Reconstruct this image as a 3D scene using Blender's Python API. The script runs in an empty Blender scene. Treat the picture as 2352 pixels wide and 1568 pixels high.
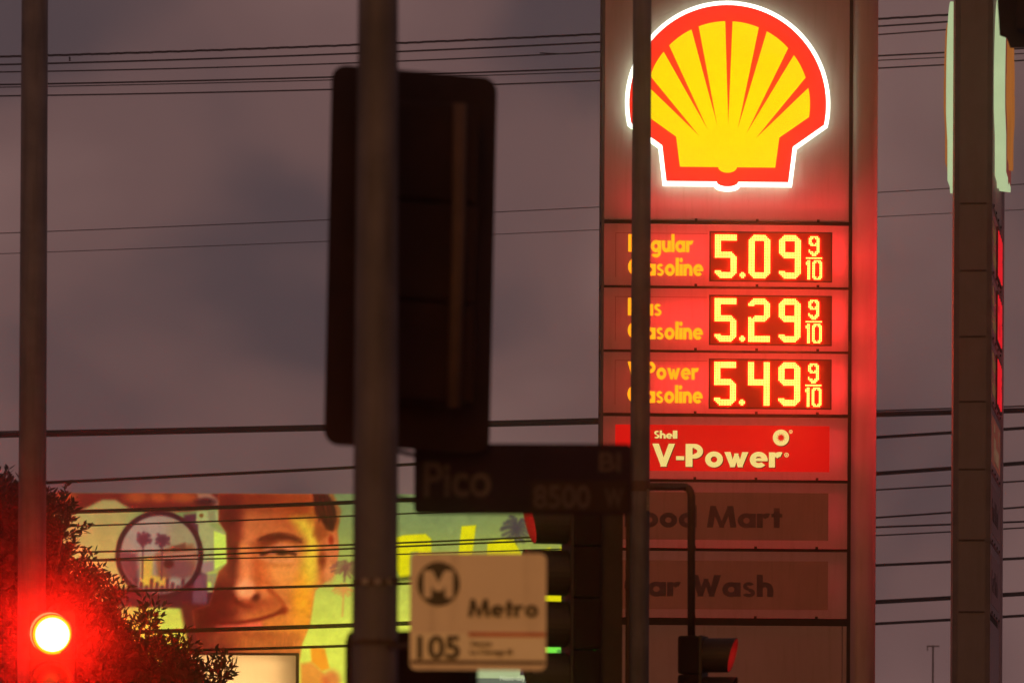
import bpy, bmesh, math, random
import numpy as np
from mathutils import Matrix, Vector
random.seed(7); rng = np.random.default_rng(7)
S = bpy.context.scene
COL = S.collection
R = math.radians

# ------------------------------------------------------------------ camera
F = 13066.0            # focal length in units of a 2352-wide frame (200 mm on 36 mm)
CX, HY = 1176.0, 2018.0  # principal point / horizon line of the frame
CAMZ = 1.5
ROLL = 0.005
cam_d = bpy.data.cameras.new('camera'); cam = bpy.data.objects.new('camera', cam_d); COL.objects.link(cam)
cam_d.lens = 200; cam_d.sensor_width = 36; cam_d.sensor_fit = 'HORIZONTAL'
cam_d.shift_y = (HY - 784.0) / 2352.0
cam_d.clip_start = 0.5; cam_d.clip_end = 3000
cam_d.dof.use_dof = True; cam_d.dof.focus_distance = 60.0; cam_d.dof.aperture_fstop = 5.6
cam.matrix_world = Matrix.Translation((0, 0, CAMZ)) @ Matrix.Rotation(R(90), 4, 'X') @ Matrix.Rotation(ROLL, 4, 'Z')
S.camera = cam

# ------------------------------------------------------------------ world: overcast dusk sky
SUN_EL, SUN_AZ = R(9), R(188)      # afterglow low behind the camera
w = bpy.data.worlds.new('World'); S.world = w; w.use_nodes = True
nt = w.node_tree; nt.nodes.clear()
def N(tree, typ, **kw):
    n = tree.nodes.new(typ)
    for k, v in kw.items(): setattr(n, k, v)
    return n
out = N(nt, 'ShaderNodeOutputWorld'); bg = N(nt, 'ShaderNodeBackground')
sky = N(nt, 'ShaderNodeTexSky', sky_type='NISHITA', sun_disc=False)
sky.sun_elevation = R(1.0); sky.sun_rotation = SUN_AZ
tc = N(nt, 'ShaderNodeTexCoord'); mp = N(nt, 'ShaderNodeMapping')
mp.inputs['Scale'].default_value = (1.0, 1.0, 1.5); mp.inputs['Location'].default_value = (1.48, 6.21, 5.71)
n1 = N(nt, 'ShaderNodeTexNoise'); n1.inputs['Scale'].default_value = 17; n1.inputs['Detail'].default_value = 3; n1.inputs['Roughness'].default_value = 0.36
n1.inputs['Distortion'].default_value = 0.25
rp = N(nt, 'ShaderNodeValToRGB'); rp.color_ramp.interpolation = 'EASE'
e = rp.color_ramp.elements
e[0].position = 0.30; e[0].color = (0.078, 0.053, 0.062, 1)
e[1].position = 0.66; e[1].color = (0.205, 0.116, 0.110, 1)
m0 = e.new(0.47); m0.color = (0.152, 0.085, 0.084, 1)
mix = N(nt, 'ShaderNodeMix', data_type='RGBA'); mix.inputs[0].default_value = 0.93
sc = N(nt, 'ShaderNodeVectorMath', operation='SCALE'); sc.inputs['Scale'].default_value = 0.05
lk = nt.links.new
lk(tc.outputs['Generated'], mp.inputs[0]); lk(mp.outputs[0], n1.inputs['Vector']); lk(n1.outputs['Fac'], rp.inputs[0])
lk(sky.outputs[0], sc.inputs[0]); lk(sc.outputs[0], mix.inputs[6]); lk(rp.outputs[0], mix.inputs[7])
lk(mix.outputs[2], bg.inputs['Color']); bg.inputs['Strength'].default_value = 1.0; lk(bg.outputs[0], out.inputs[0])

# ------------------------------------------------------------------ sun: warm afterglow, very soft
sd = bpy.data.lights.new('sun', 'SUN'); sun = bpy.data.objects.new('sun', sd); COL.objects.link(sun)
sd.energy = 0.9; sd.angle = R(28); sd.color = (1.0, 0.385, 0.05)
dirv = Vector((math.sin(SUN_AZ) * math.cos(SUN_EL), math.cos(SUN_AZ) * math.cos(SUN_EL), math.sin(SUN_EL)))
sun.rotation_euler = dirv.to_track_quat('Z', 'Y').to_euler()
sun.location = (0, -20, 12)

S.view_settings.view_transform = 'Standard'; S.view_settings.look = 'None'
S.view_settings.exposure = 0; S.view_settings.gamma = 1; S.view_settings.use_curve_mapping = False
S.render.engine = 'CYCLES'
S.cycles.use_denoising = True; S.cycles.max_bounces = 7; S.cycles.diffuse_bounces = 3; S.cycles.volume_bounces = 0
S.cycles.sample_clamp_indirect = 4.0

# ------------------------------------------------------------------ helpers
def lin(c):
    c = np.asarray(c, float) / 255.0
    return np.where(c <= 0.04045, c / 12.92, ((c + 0.055) / 1.055) ** 2.4)

def P(px, py, D):
    """frame position + real distance -> point in the street"""
    u, v = px - CX, HY - py
    u, v = u - ROLL * v, v + ROLL * u
    return Vector((u / F * D, D, CAMZ + v / F * D))

def mat(name, col, rough=0.6, metal=0.0, var=0.25, scale=6.0, bump=0.0, spec=0.4, stain=0.0):
    m = bpy.data.materials.new(name); m.use_nodes = True
    t = m.node_tree; b = t.nodes['Principled BSDF']
    b.inputs['Roughness'].default_value = rough; b.inputs['Metallic'].default_value = metal
    b.inputs['Specular IOR Level'].default_value = spec
    tcn = N(t, 'ShaderNodeTexCoord'); nz = N(t, 'ShaderNodeTexNoise'); nz.inputs['Scale'].default_value = scale
    nz.inputs['Detail'].default_value = 5; nz.inputs['Roughness'].default_value = 0.6
    t.links.new(tcn.outputs['Object'], nz.inputs['Vector'])
    r = N(t, 'ShaderNodeValToRGB')
    c = np.array(col)
    r.color_ramp.elements[0].position = 0.3; r.color_ramp.elements[1].position = 0.7
    r.color_ramp.elements[0].color = (*(c * (1 - var)), 1); r.color_ramp.elements[1].color = (*np.minimum(c * (1 + var), 1), 1)
    t.links.new(nz.outputs['Fac'], r.inputs[0])
    src = r.outputs[0]
    if stain:
        mpn = N(t, 'ShaderNodeMapping'); mpn.inputs['Scale'].default_value = (7, 7, 0.5)
        n2 = N(t, 'ShaderNodeTexNoise'); n2.inputs['Scale'].default_value = 3; n2.inputs['Detail'].default_value = 6
        t.links.new(tcn.outputs['Object'], mpn.inputs[0]); t.links.new(mpn.outputs[0], n2.inputs['Vector'])
        r2 = N(t, 'ShaderNodeValToRGB'); r2.color_ramp.elements[0].position = 0.5; r2.color_ramp.elements[1].position = 0.75
        t.links.new(n2.outputs['Fac'], r2.inputs[0])
        mx = N(t, 'ShaderNodeMix', data_type='RGBA', blend_type='MULTIPLY')
        ml = N(t, 'ShaderNodeMath', operation='MULTIPLY'); ml.inputs[1].default_value = stain
        t.links.new(r2.outputs[0], ml.inputs[0]); t.links.new(ml.outputs[0], mx.inputs[0])
        t.links.new(src, mx.inputs[6]); mx.inputs[7].default_value = (0.45, 0.38, 0.32, 1)
        src = mx.outputs[2]
    t.links.new(src, b.inputs['Base Color'])
    if bump:
        bp = N(t, 'ShaderNodeBump'); bp.inputs['Strength'].default_value = bump; bp.inputs['Distance'].default_value = 0.01
        t.links.new(nz.outputs['Fac'], bp.inputs['Height']); t.links.new(bp.outputs[0], b.inputs['Normal'])
    return m

def emat(name, col, strength=1.0, var=0.04, scale=3.0):
    m = bpy.data.materials.new(name); m.use_nodes = True
    t = m.node_tree; t.nodes.clear()
    o = N(t, 'ShaderNodeOutputMaterial'); e_ = N(t, 'ShaderNodeEmission'); e_.inputs['Strength'].default_value = strength
    t.links.new(e_.outputs[0], o.inputs[0])
    if var:
        tcn = N(t, 'ShaderNodeTexCoord'); nz = N(t, 'ShaderNodeTexNoise'); nz.inputs['Scale'].default_value = scale; nz.inputs['Detail'].default_value = 4
        r = N(t, 'ShaderNodeValToRGB'); c = np.array(col)
        r.color_ramp.elements[0].color = (*(c * (1 - var)), 1); r.color_ramp.elements[1].color = (*(c * (1 + var)), 1)
        t.links.new(tcn.outputs['Object'], nz.inputs['Vector']); t.links.new(nz.outputs['Fac'], r.inputs[0]); t.links.new(r.outputs[0], e_.inputs['Color'])
    else:
        e_.inputs['Color'].default_value = (*col, 1)
    return m

def trans_mat(name, col, trans=0.35, tcol=(1, 1, 1), var=0.12, scale=1.2):
    """opal acrylic sign face: part diffuse, part translucent"""
    m = mat(name, col, rough=0.45, var=var, scale=scale, stain=0.6)
    t = m.node_tree; b = t.nodes['Principled BSDF']; o = t.nodes['Material Output']
    tr = N(t, 'ShaderNodeBsdfTranslucent'); tr.inputs['Color'].default_value = (*tcol, 1)
    mx = N(t, 'ShaderNodeMixShader'); mx.inputs[0].default_value = trans
    t.links.new(b.outputs[0], mx.inputs[1]); t.links.new(tr.outputs[0], mx.inputs[2]); t.links.new(mx.outputs[0], o.inputs[0])
    return m

class MB:
    def __init__(s): s.v = []; s.f = []
    def add(s, v, f):
        o = len(s.v); s.v += [tuple(p) for p in v]; s.f += [tuple(i + o for i in q) for q in f]; return s
    def box(s, x0, y0, z0, x1, y1, z1):
        v = [(x0,y0,z0),(x1,y0,z0),(x1,y1,z0),(x0,y1,z0),(x0,y0,z1),(x1,y0,z1),(x1,y1,z1),(x0,y1,z1)]
        return s.add(v, [(0,3,2,1),(4,5,6,7),(0,1,5,4),(1,2,6,5),(2,3,7,6),(3,0,4,7)])
    def sheet(s, x0, z0, x1, z1, y, rim=.018):
        """thin pan formed face: front skin with a returned edge"""
        e = .004
        v = [(x0+e,y,z0+e),(x1-e,y,z0+e),(x1-e,y,z1-e),(x0+e,y,z1-e),(x0,y+e,z0),(x1,y+e,z0),(x1,y+e,z1),(x0,y+e,z1),(x0,y+rim,z0),(x1,y+rim,z0),(x1,y+rim,z1),(x0,y+rim,z1)]
        f = [(0,1,2,3)]
        for a in (0, 4):
            for i in range(4): j = (i+1) % 4; f.append((a+i, a+4+i, a+4+j, a+j))
        return s.add(v, f)
    def prism(s, pts, y0, y1, pts2=None):
        """polygon in x,z extruded from y0 (front) to y1 (back, optionally another outline)"""
        n = len(pts); p2 = pts2 or pts
        v = [(x, y0, z) for x, z in pts] + [(x, y1, z) for x, z in p2]
        f = [tuple(range(n)), tuple(range(2*n-1, n-1, -1))]
        f += [(i, i+n, (i+1) % n + n, (i+1) % n) for i in range(n)]
        return s.add(v, f)
    def strip(s, outer, inner, y0, y1, closed=False):
        """band between two polylines, with thickness"""
        n = len(outer)
        v = [(x,y0,z) for x,z in outer] + [(x,y0,z) for x,z in inner] + [(x,y1,z) for x,z in outer] + [(x,y1,z) for x,z in inner]
        f = []
        for i in range(n if closed else n-1):
            j = (i+1) % n
            f += [(i,j,n+j,n+i), (2*n+i,3*n+i,3*n+j,2*n+j), (i,2*n+i,2*n+j,j), (n+i,n+j,3*n+j,3*n+i)]
        if not closed:
            f += [(0,n,3*n,2*n), (n-1,3*n-1,4*n-1,2*n-1)]
        return s.add(v, f)
    def tube(s, path, r, k=10, r2=None):
        path = [Vector(p) for p in path]; n = len(path); v = []; f = []
        prev = None
        for i, p in enumerate(path):
            d = (path[min(i+1, n-1)] - path[max(i-1, 0)]).normalized()
            a = Vector((0,0,1)) if abs(d.z) < 0.9 else Vector((1,0,0))
            if prev is not None: a = prev
            b = d.cross(a).normalized(); a = b.cross(d).normalized(); prev = a
            rr = r if r2 is None else r + (r2 - r) * i / (n-1)
            for j in range(k):
                t = 2*math.pi*j/k; v.append(p + a*rr*math.cos(t) + b*rr*math.sin(t))
        for i in range(n-1):
            for j in range(k):
                j2 = (j+1) % k; f.append((i*k+j, i*k+j2, (i+1)*k+j2, (i+1)*k+j))
        f += [tuple(range(k-1, -1, -1)), tuple(range((n-1)*k, n*k))]
        return s.add(v, f)
    def build(s, name, m, parent=None, smooth=False, bevel=0.0):
        me = bpy.data.meshes.new(name); me.from_pydata(s.v, [], s.f)
        bm = bmesh.new(); bm.from_mesh(me)
        bmesh.ops.recalc_face_normals(bm, faces=bm.faces)
        if bevel: bmesh.ops.bevel(bm, geom=bm.edges[:], offset=bevel, segments=2, affect='EDGES', profile=0.6)
        bm.to_mesh(me); bm.free()
        if smooth:
            for p in me.polygons: p.use_smooth = True
        me.materials.append(m)
        o = bpy.data.objects.new(name, me); COL.objects.link(o)
        if parent: o.parent = parent
        return o

def tag(o, label=None, cat=None, group=None, kind=None):
    if label: o['label'] = label
    if cat: o['category'] = cat
    if group: o['group'] = group
    if kind: o['kind'] = kind
    return o
def thing(name, label, cat, loc=(0,0,0), rz=0, group=None):
    o = bpy.data.objects.new(name, None); COL.objects.link(o)
    o.location = loc; o.rotation_euler = (0, 0, rz); o.empty_display_size = 0.3
    return tag(o, label, cat, group)
def copy_tree(o, parent=None):
    c = o.copy(); COL.objects.link(c); c.parent = parent
    for ch in list(o.children): copy_tree(ch, c)
    return c
def arc(cx, cz, rx, rz, a0, a1, n=24):
    return [(cx + rx*math.cos(R(a0+(a1-a0)*i/n)), cz + rz*math.sin(R(a0+(a1-a0)*i/n))) for i in range(n+1)]
def rrect(x0, z0, x1, z1, r, n=5):
    p = []
    for cx, cz, a in ((x1-r, z1-r, 0), (x0+r, z1-r, 90), (x0+r, z0+r, 180), (x1-r, z0+r, 270)): p += arc(cx, cz, r, r, a, a+90, n)
    return p

# ------------------------------------------------------------------ bold geometric lettering (built of strokes)
W_ = 0.215
def _rect(a, b, c, d): return ('p', [(a,b),(c,b),(c,d),(a,d)])
def _ring(cx, cy, rx, ry, t, a0, a1): return ('r', cx, cy, rx, ry, t, a0, a1)
def _poly(*p): return ('p', list(p))
GL = {
 'R': ([_rect(0,0,W_,1), _rect(W_,.82,.3,1), _rect(W_,.40,.3,.58), _ring(.3,.70,.34,.30,.2,-90,90), _poly((.2,.42),(.44,.42),(.70,0),(.43,0))], .70),
 'P': ([_rect(0,0,.23,1), _rect(.23,.82,.32,1), _rect(.23,.36,.32,.54), _ring(.32,.68,.33,.32,.2,-90,90)], .66),
 'G': ([_ring(.5,.5,.52,.52,.22,42,345), _rect(.52,.36,1.01,.54)], 1.02),
 'C': ([_ring(.5,.5,.52,.52,.22,48,312)], .86),
 'F': ([_rect(0,0,.23,1), _rect(.23,.80,.58,1), _rect(.23,.42,.55,.61)], .58),
 'V': ([_poly((0,1),(.27,1),(.57,0),(.33,0)), _poly((.64,1),(.90,1),(.57,0),(.33,0))], .90),
 'W': ([_poly((0,1),(.25,1),(.47,0),(.25,0)), _poly((.50,.82),(.68,.82),(.47,0),(.25,0)), _poly((.50,.82),(.68,.82),(.93,0),(.71,0)), _poly((.93,1),(1.18,1),(.93,0),(.71,0))], 1.18),
 'M': ([_poly((0,0),(.22,0),(.36,1),(.14,1)), _poly((.14,1),(.36,1),(.69,0),(.51,0)), _poly((.84,1),(1.06,1),(.69,0),(.51,0)), _poly((.98,0),(1.20,0),(1.06,1),(.84,1))], 1.20),
 'S': ([_ring(.32,.73,.29,.27,.19,30,270), _ring(.32,.27,.31,.27,.19,-150,90)], .62),
 '-': ([_rect(0,.29,.30,.46)], .31),
 'o': ([_ring(.36,.33,.37,.35,.2,0,360)], .72),
 'e': ([_ring(.36,.33,.37,.35,.19,0,318), _rect(.08,.27,.715,.40)], .72),
 'a': ([_ring(.36,.33,.37,.35,.2,0,360), _rect(.53,0,.73,.66)], .74),
 'd': ([_ring(.36,.33,.37,.35,.2,0,360), _rect(.53,0,.73,1.03)], .74),
 'g': ([_ring(.36,.33,.37,.35,.2,0,360), _rect(.53,-.08,.73,.66), _ring(.37,-.07,.36,.25,.19,200,360)], .74),
 'u': ([_rect(0,.26,.21,.66), _rect(.43,0,.64,.66), _ring(.32,.28,.32,.30,.21,180,345)], .64),
 'n': ([_rect(0,0,.21,.66), _rect(.43,0,.64,.40), _ring(.32,.38,.32,.30,.21,0,165)], .64),
 'h': ([_rect(0,0,.21,1.03), _rect(.43,0,.64,.40), _ring(.32,.38,.32,.30,.21,0,165)], .64),
 'r': ([_rect(0,0,.21,.66), _ring(.42,.34,.32,.34,.2,68,150)], .53),
 'l': ([_rect(0,0,.21,1.03)], .21),
 'i': ([_rect(0,0,.21,.66), _ring(.105,.90,.13,.13,.1299,0,360)], .21),
 's': ([_ring(.26,.485,.235,.195,.145,25,270), _ring(.26,.185,.26,.205,.145,-155,90)], .53),
 't': ([_rect(.10,0,.31,.92), _rect(0,.49,.42,.66)], .42),
 'w': ([_poly((0,.66),(.22,.66),(.40,0),(.22,0)), _poly((.40,.60),(.56,.60),(.40,0),(.22,0)), _poly((.40,.60),(.56,.60),(.74,0),(.56,0)), _poly((.74,.66),(.96,.66),(.74,0),(.56,0))], .96),
 ' ': ([], .30),
}
for _c, _k in (('G', 1.16), ('R', 1.18), ('P', 1.08)):      # wide capitals
    GL[_c] = ([('p', [(a*_k, b) for a, b in q[1]]) if q[0] == 'p' else ('r', q[1]*_k, q[2], q[3]*_k, *q[4:]) for q in GL[_c][0]], GL[_c][1]*_k)
def text_width(s, gap=.075):
    return sum(GL[c][1] + gap for c in s) - gap
def put_text(mb, s, x0, x1, zb, cap, y, th=0.006, gap=.075):
    """text from x0 to x1 on baseline zb, front at y"""
    k = (x1 - x0) / text_width(s, gap); x = x0; q = 0
    for c in s:
        g, adv = GL[c]
        for pr in g:
            q += 1; yy = y - 0.0004 * (q % 6)
            if pr[0] == 'p':
                pp = pr[1]; mx_ = sum(a for a, b in pp)/len(pp)
                mb.prism([(x + (a + (.019 if a > mx_ else -.019))*k, zb + b*cap) for a, b in pp], yy, y + th)
            else:
                _, cx, cy, rx, ry, t, a0, a1 = pr
                full = a1 - a0 >= 360; n = 22; t = min(t*1.19, rx - .002)
                oo = arc(cx, cy, rx, ry, a0, a1, n); ii = arc(cx, cy, max(rx-t, .001), max(ry-t*.92, .001), a0, a1, n)
                if full: oo, ii = oo[:-1], ii[:-1]
                mb.strip([(x+a*k, zb+b*cap) for a,b in oo], [(x+a*k, zb+b*cap) for a,b in ii], yy, y+th, closed=full)
        x += (adv + gap) * k
    return mb
def font_text(name, s, size, m, parent, loc, width=None, bold=0.0, th=0.002, rot=(R(90),0,0)):
    c = bpy.data.curves.new(name, 'FONT'); c.body = s; c.size = size; c.offset = bold; c.extrude = th
    o = bpy.data.objects.new(name, c); COL.objects.link(o)
    dg = bpy.context.evaluated_depsgraph_get(); me = bpy.data.meshes.new_from_object(o.evaluated_get(dg))
    bpy.data.objects.remove(o); bpy.data.curves.remove(c)
    if width:
        xs = [v.co.x for v in me.vertices]; k = width / (max(xs) - min(xs)); x0 = min(xs)
        for v in me.vertices: v.co.x = (v.co.x - x0) * k
    me.materials.clear(); me.materials.append(m); me.name = name
    o = bpy.data.objects.new(name, me); COL.objects.link(o); o.parent = parent; o.location = loc; o.rotation_euler = rot
    return o

# ------------------------------------------------------------------ materials
M = {}
M['asphalt'] = mat('asphalt', (.05,.05,.052), .9, var=.3, scale=3, bump=.3)
M['concrete'] = mat('concrete', (.30,.29,.27), .9, var=.2, scale=2, bump=.2)
M['panel'] = trans_mat('opal_panel', (.27,.18,.27), .30, (1,.95,.95))
M['inset'] = mat('unlit_inset', (.235,.082,.115), .5, var=.12, scale=2, stain=.3)  # red glow spill put into the base colour
M['inset_text'] = mat('unlit_text', (.070,.024,.044), .7)
M['cabinet'] = mat('cabinet_metal', (.16,.13,.125), .5, metal=.1, stain=.4)
M['trim'] = mat('corner_trim', (.062,.050,.070), .7, spec=.2)
M['side'] = mat('side_cladding', (.046,.036,.078), .55, stain=.3, var=.15)
M['rail'] = mat('rail', (.03,.018,.016), .85, spec=.15)
M['ledboard'] = mat('led_board', (.34,.008,.010), .7, var=.1)  # red bloom between the digits put into the board colour
M['led'] = emat('led_amber', (34.0, 2.2, .36), 1.0, var=.35, scale=9.0)
M['tube'] = emat('red_backlight', (1.0,.022,.024), 27.0, var=0)  # for unseen tubes added to redden the panels from inside
M['tube_b'] = emat('weak_backlight', (1.0,.03,.04), 11.0, var=0); M['tube_c'] = emat('faint_backlight', (1.0,.03,.06), 3.6, var=0); M['tube_d'] = emat('fading_backlight', (1.0,.04,.08), 1.6, var=0)  # weaker added tubes, graded to fade the red away from the prices
M['tube_dim'] = emat('dim_backlight', (1.0,.03,.03), 2.0, var=0)
M['white_lit'] = emat('white_rim', (1.0,1.02,.86), 2.2, var=.03)
M['wall_lit'] = emat('green_white_wall', (.56,.86,.40), 7.0, var=.12, scale=2)
M['red_lit'] = emat('red_face', (1.0,.024,.010), 1.1, var=.16, scale=1.3)
M['yellow_lit'] = emat('yellow_face', (1.0,.70,.0015), 1.12, var=.13, scale=1.1)
M['text_lit'] = emat('amber_text', (1.0,.30,.008), 1.75, var=.15)
M['vp_red'] = emat('banner_red', (.62,.006,.004), 1.1, var=.25, scale=1.4)
M['vp_text'] = emat('cream_text', (.88,.66,.20), 1.05, var=.12)
for k_, c_, v_ in (('led', (.75,.012,.02), .05), ('white_lit', (.44,.54,.30), .1), ('wall_lit', (.46,.56,.30), .2), ('red_lit', (.17,.028,.022), .2), ('yellow_lit', (.34,.105,.018), .3),
                   ('text_lit', (.12,.05,.02), .1), ('vp_red', (.12,.03,.02), .2), ('vp_text', (.14,.07,.04), .1)):
    M['dim_' + k_] = emat('dim_' + k_, c_, 1.0, var=v_, scale=2.0)  # dimmer copies: grazing-angle fall-off put into the emission colours
M['dark_edge'] = mat('dark_edge', (.05,.008,.005), .6)
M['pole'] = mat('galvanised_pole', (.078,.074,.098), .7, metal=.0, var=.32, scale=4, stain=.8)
M['black'] = mat('black_plastic', (.016,.008,.008), .85, var=.3, spec=.12)
M['black2'] = mat('black_visor', (.024,.014,.012), .6, var=.3, spec=.35)
M['strap'] = mat('steel_strap', (.062,.04,.036), .75, spec=.2)
M['band'] = mat('steel_band', (.20,.19,.22), .6, metal=.2)
M['lens_lit'] = emat('lit_red_lens', (1.0,.0065,.0024), 620.0, var=0)
M['lens_lit2'] = emat('lit_red_lens_side', (1.0,.02,.02), 60.0, var=0)
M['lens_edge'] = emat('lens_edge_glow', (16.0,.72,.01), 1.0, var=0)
M['lens_off'] = mat('dark_lens', (.03,.02,.01), .25)
M['street_blue'] = mat('street_sign_blue', (.016,.009,.020), .85, spec=.1)
M['street_text'] = mat('street_sign_text', (.078,.060,.066), .8, spec=.1)
M['street_brown'] = mat('street_sign_tab', (.028,.016,.014), .8, spec=.1)
M['metro'] = mat('bus_sign_white', (.74,.68,.54), .45, var=.06, stain=.25, scale=3)
M['metro2'] = mat('bus_sign_strip', (.82,.80,.62), .45, var=.05, scale=3)
M['metro_blk'] = mat('bus_sign_black', (.02,.018,.016), .5)
M['metro_red'] = mat('bus_sign_red', (.5,.10,.03), .5)
M['wire'] = mat('cable_black', (.010,.005,.006), .9, spec=.1)
M['wood'] = mat('pole_wood', (.06,.045,.035), .9, stain=.4, bump=.4)
M['bark'] = mat('bark', (.05,.03,.025), .9, bump=.5, scale=12)
M['leaf'] = mat('leaf', (.016,.014,.010), .8, var=.45, scale=1.5, spec=.1)
M['steel'] = mat('dark_steel', (.04,.03,.028), .6, metal=.3)

# ------------------------------------------------------------------ setting: ground, road, pavements
g = MB(); g.add([(-600,-300,0),(600,-300,0),(600,1500,0),(-600,1500,0)], [(0,1,2,3)])
tag(g.build('ground', M['asphalt']), kind='structure')
for nm, (x0, y0, x1, y1) in (('sidewalk_near', (-40,15,6.5,23)), ('sidewalk_middle', (-4.6,36.6,6.5,48)), ('sidewalk_far', (-40,56,40,120))):
    b = MB(); b.box(x0, y0, -.05, x1, y1, .13)
    o = b.build(nm, M['concrete']); tag(o, kind='structure')
    o.name = 'sidewalk'

# ------------------------------------------------------------------ price sign pylon
PD, PK = 60.0, F / 60.0
def lx(px): return (px - 1690) / PK
def lz(py): return CAMZ + (HY - py) / PK
DEP = 0.385; FY = -DEP / 2          # cabinet depth, front plane
CXP, CYP, RP = 1658.7, 240.0, 235.8   # emblem centre and radius in frame units
def emb(x, y):   # emblem drawing units -> local x,z
    return (lx(1343.6 + x * .4287), lz(y * .4287))
def outline(rad, corner, lower, step, foot, bump_r, bump_z):
    """scallop outline: crown arc, shoulders, foot with a bump"""
    p = []
    a0 = math.degrees(math.atan2(-(corner[1]-560), corner[0]-735))
    p += [(735 + rad*math.cos(R(a)), 560 - rad*math.sin(R(a))) for a in np.linspace(a0, 180 - a0, 60)]
    lm = lambda q: (1470 - q[0], q[1])
    p += [lm(lower), lm(step)]
    bump = [(735 + foot*math.cos(t), bump_z + bump_r*math.sin(t)) for t in np.linspace(math.pi, 0, 12)]
    p += bump
    p += [step, lower]
    return p
OUT_W = outline(550, (1277,682), (1106,800), (1081,1003), 66, 26, 1003)
OUT_R = outline(528, (1255,668), (1085,786), (1062,976), 58, 26, 976)
OUT_Y = outline(441, (1172,627), (1011,739), (990,899), 50, 30, 899)

def digit_bitmap(ch):
    g_ = np.zeros((28,14), bool)
    def chm(r, c, dr, dc, n=3):
        for i in range(n):
            for j in range(n - i): g_[r + dr*i, c + dc*j] = False
    if ch == '0':
        g_[:] = True; g_[4:24, 4:10] = False
        for r, c, a, b in ((0,0,1,1),(0,13,1,-1),(27,0,-1,1),(27,13,-1,-1)): chm(r,c,a,b)
    elif ch == '5':
        g_[0:4,:] = True; g_[0:15,0:4] = True; g_[11:15,0:12] = True; g_[11:26,10:14] = True; g_[24:28,:] = True; g_[23,0:4] = True
        chm(11,13,1,-1); chm(27,13,-1,-1); chm(27,0,-1,1)
    elif ch == '9':
        g_[0:15,:] = True; g_[4:11,4:10] = False; g_[0:28,10:14] = True; g_[24:28,:] = True; g_[23,0:4] = True
        for r, c, a, b in ((0,0,1,1),(0,13,1,-1),(14,0,-1,1),(27,13,-1,-1),(27,0,-1,1)): chm(r,c,a,b)
    elif ch == '2':
        g_[0:4,:] = True; g_[0:14,10:14] = True; g_[11:15,2:14] = True; g_[12:28,0:4] = True; g_[24:28,:] = True; g_[4,0:4] = True
        chm(0,0,1,1); chm(0,13,1,-1); chm(14,13,-1,-1); chm(11,2,1,1,2)
    elif ch == '4':
        g_[0:15,0:4] = True; g_[11:15,:] = True; g_[:,10:14] = True
    return g_
SMALL = {'9': ["0111110","1110111","1100011","1100011","1110111","0111111","0000011","0000011","1000011","1110111","0111110","0011100"],
         '1': ["0110","1110","1110","0110","0110","0110","0110","0110","0110","0110","0110","0110"],
         '0': ["0111110","1110111","1100011","1100011","1100011","1100011","1100011","1100011","1100011","1100011","1110111","0111110"]}
def dots(bm_, x0, x1, z1, z0, y, mb=None):
    mb = mb or MB(); bm_ = np.asarray(bm_); nr, nc = bm_.shape
    px_, pz_ = (x1 - x0) / nc, (z1 - z0) / nr
    for r in range(nr):
        for c in range(nc):
            if not bm_[r, c]: continue
            cx, cz = x0 + (c+.5)*px_, z1 - (r+.5)*pz_
            a, b = px_*.36, pz_*.36; i, j = a*.6, b*.6
            v = [(cx-a,y,cz-b),(cx+a,y,cz-b),(cx+a,y,cz+b),(cx-a,y,cz+b),(cx-i,y-.013,cz-j),(cx+i,y-.013,cz-j),(cx+i,y-.013,cz+j),(cx-i,y-.013,cz+j)]
            mb.add(v, [(4,5,6,7),(0,1,5,4),(1,2,6,5),(2,3,7,6),(3,0,4,7)])
    return mb
PRICES = ['5.09', '5.29', '5.49']
PANELS = [(-70,505),(514,655),(661,802),(808,947),(955,1098),(1105,1256),(1263,1416)]
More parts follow.
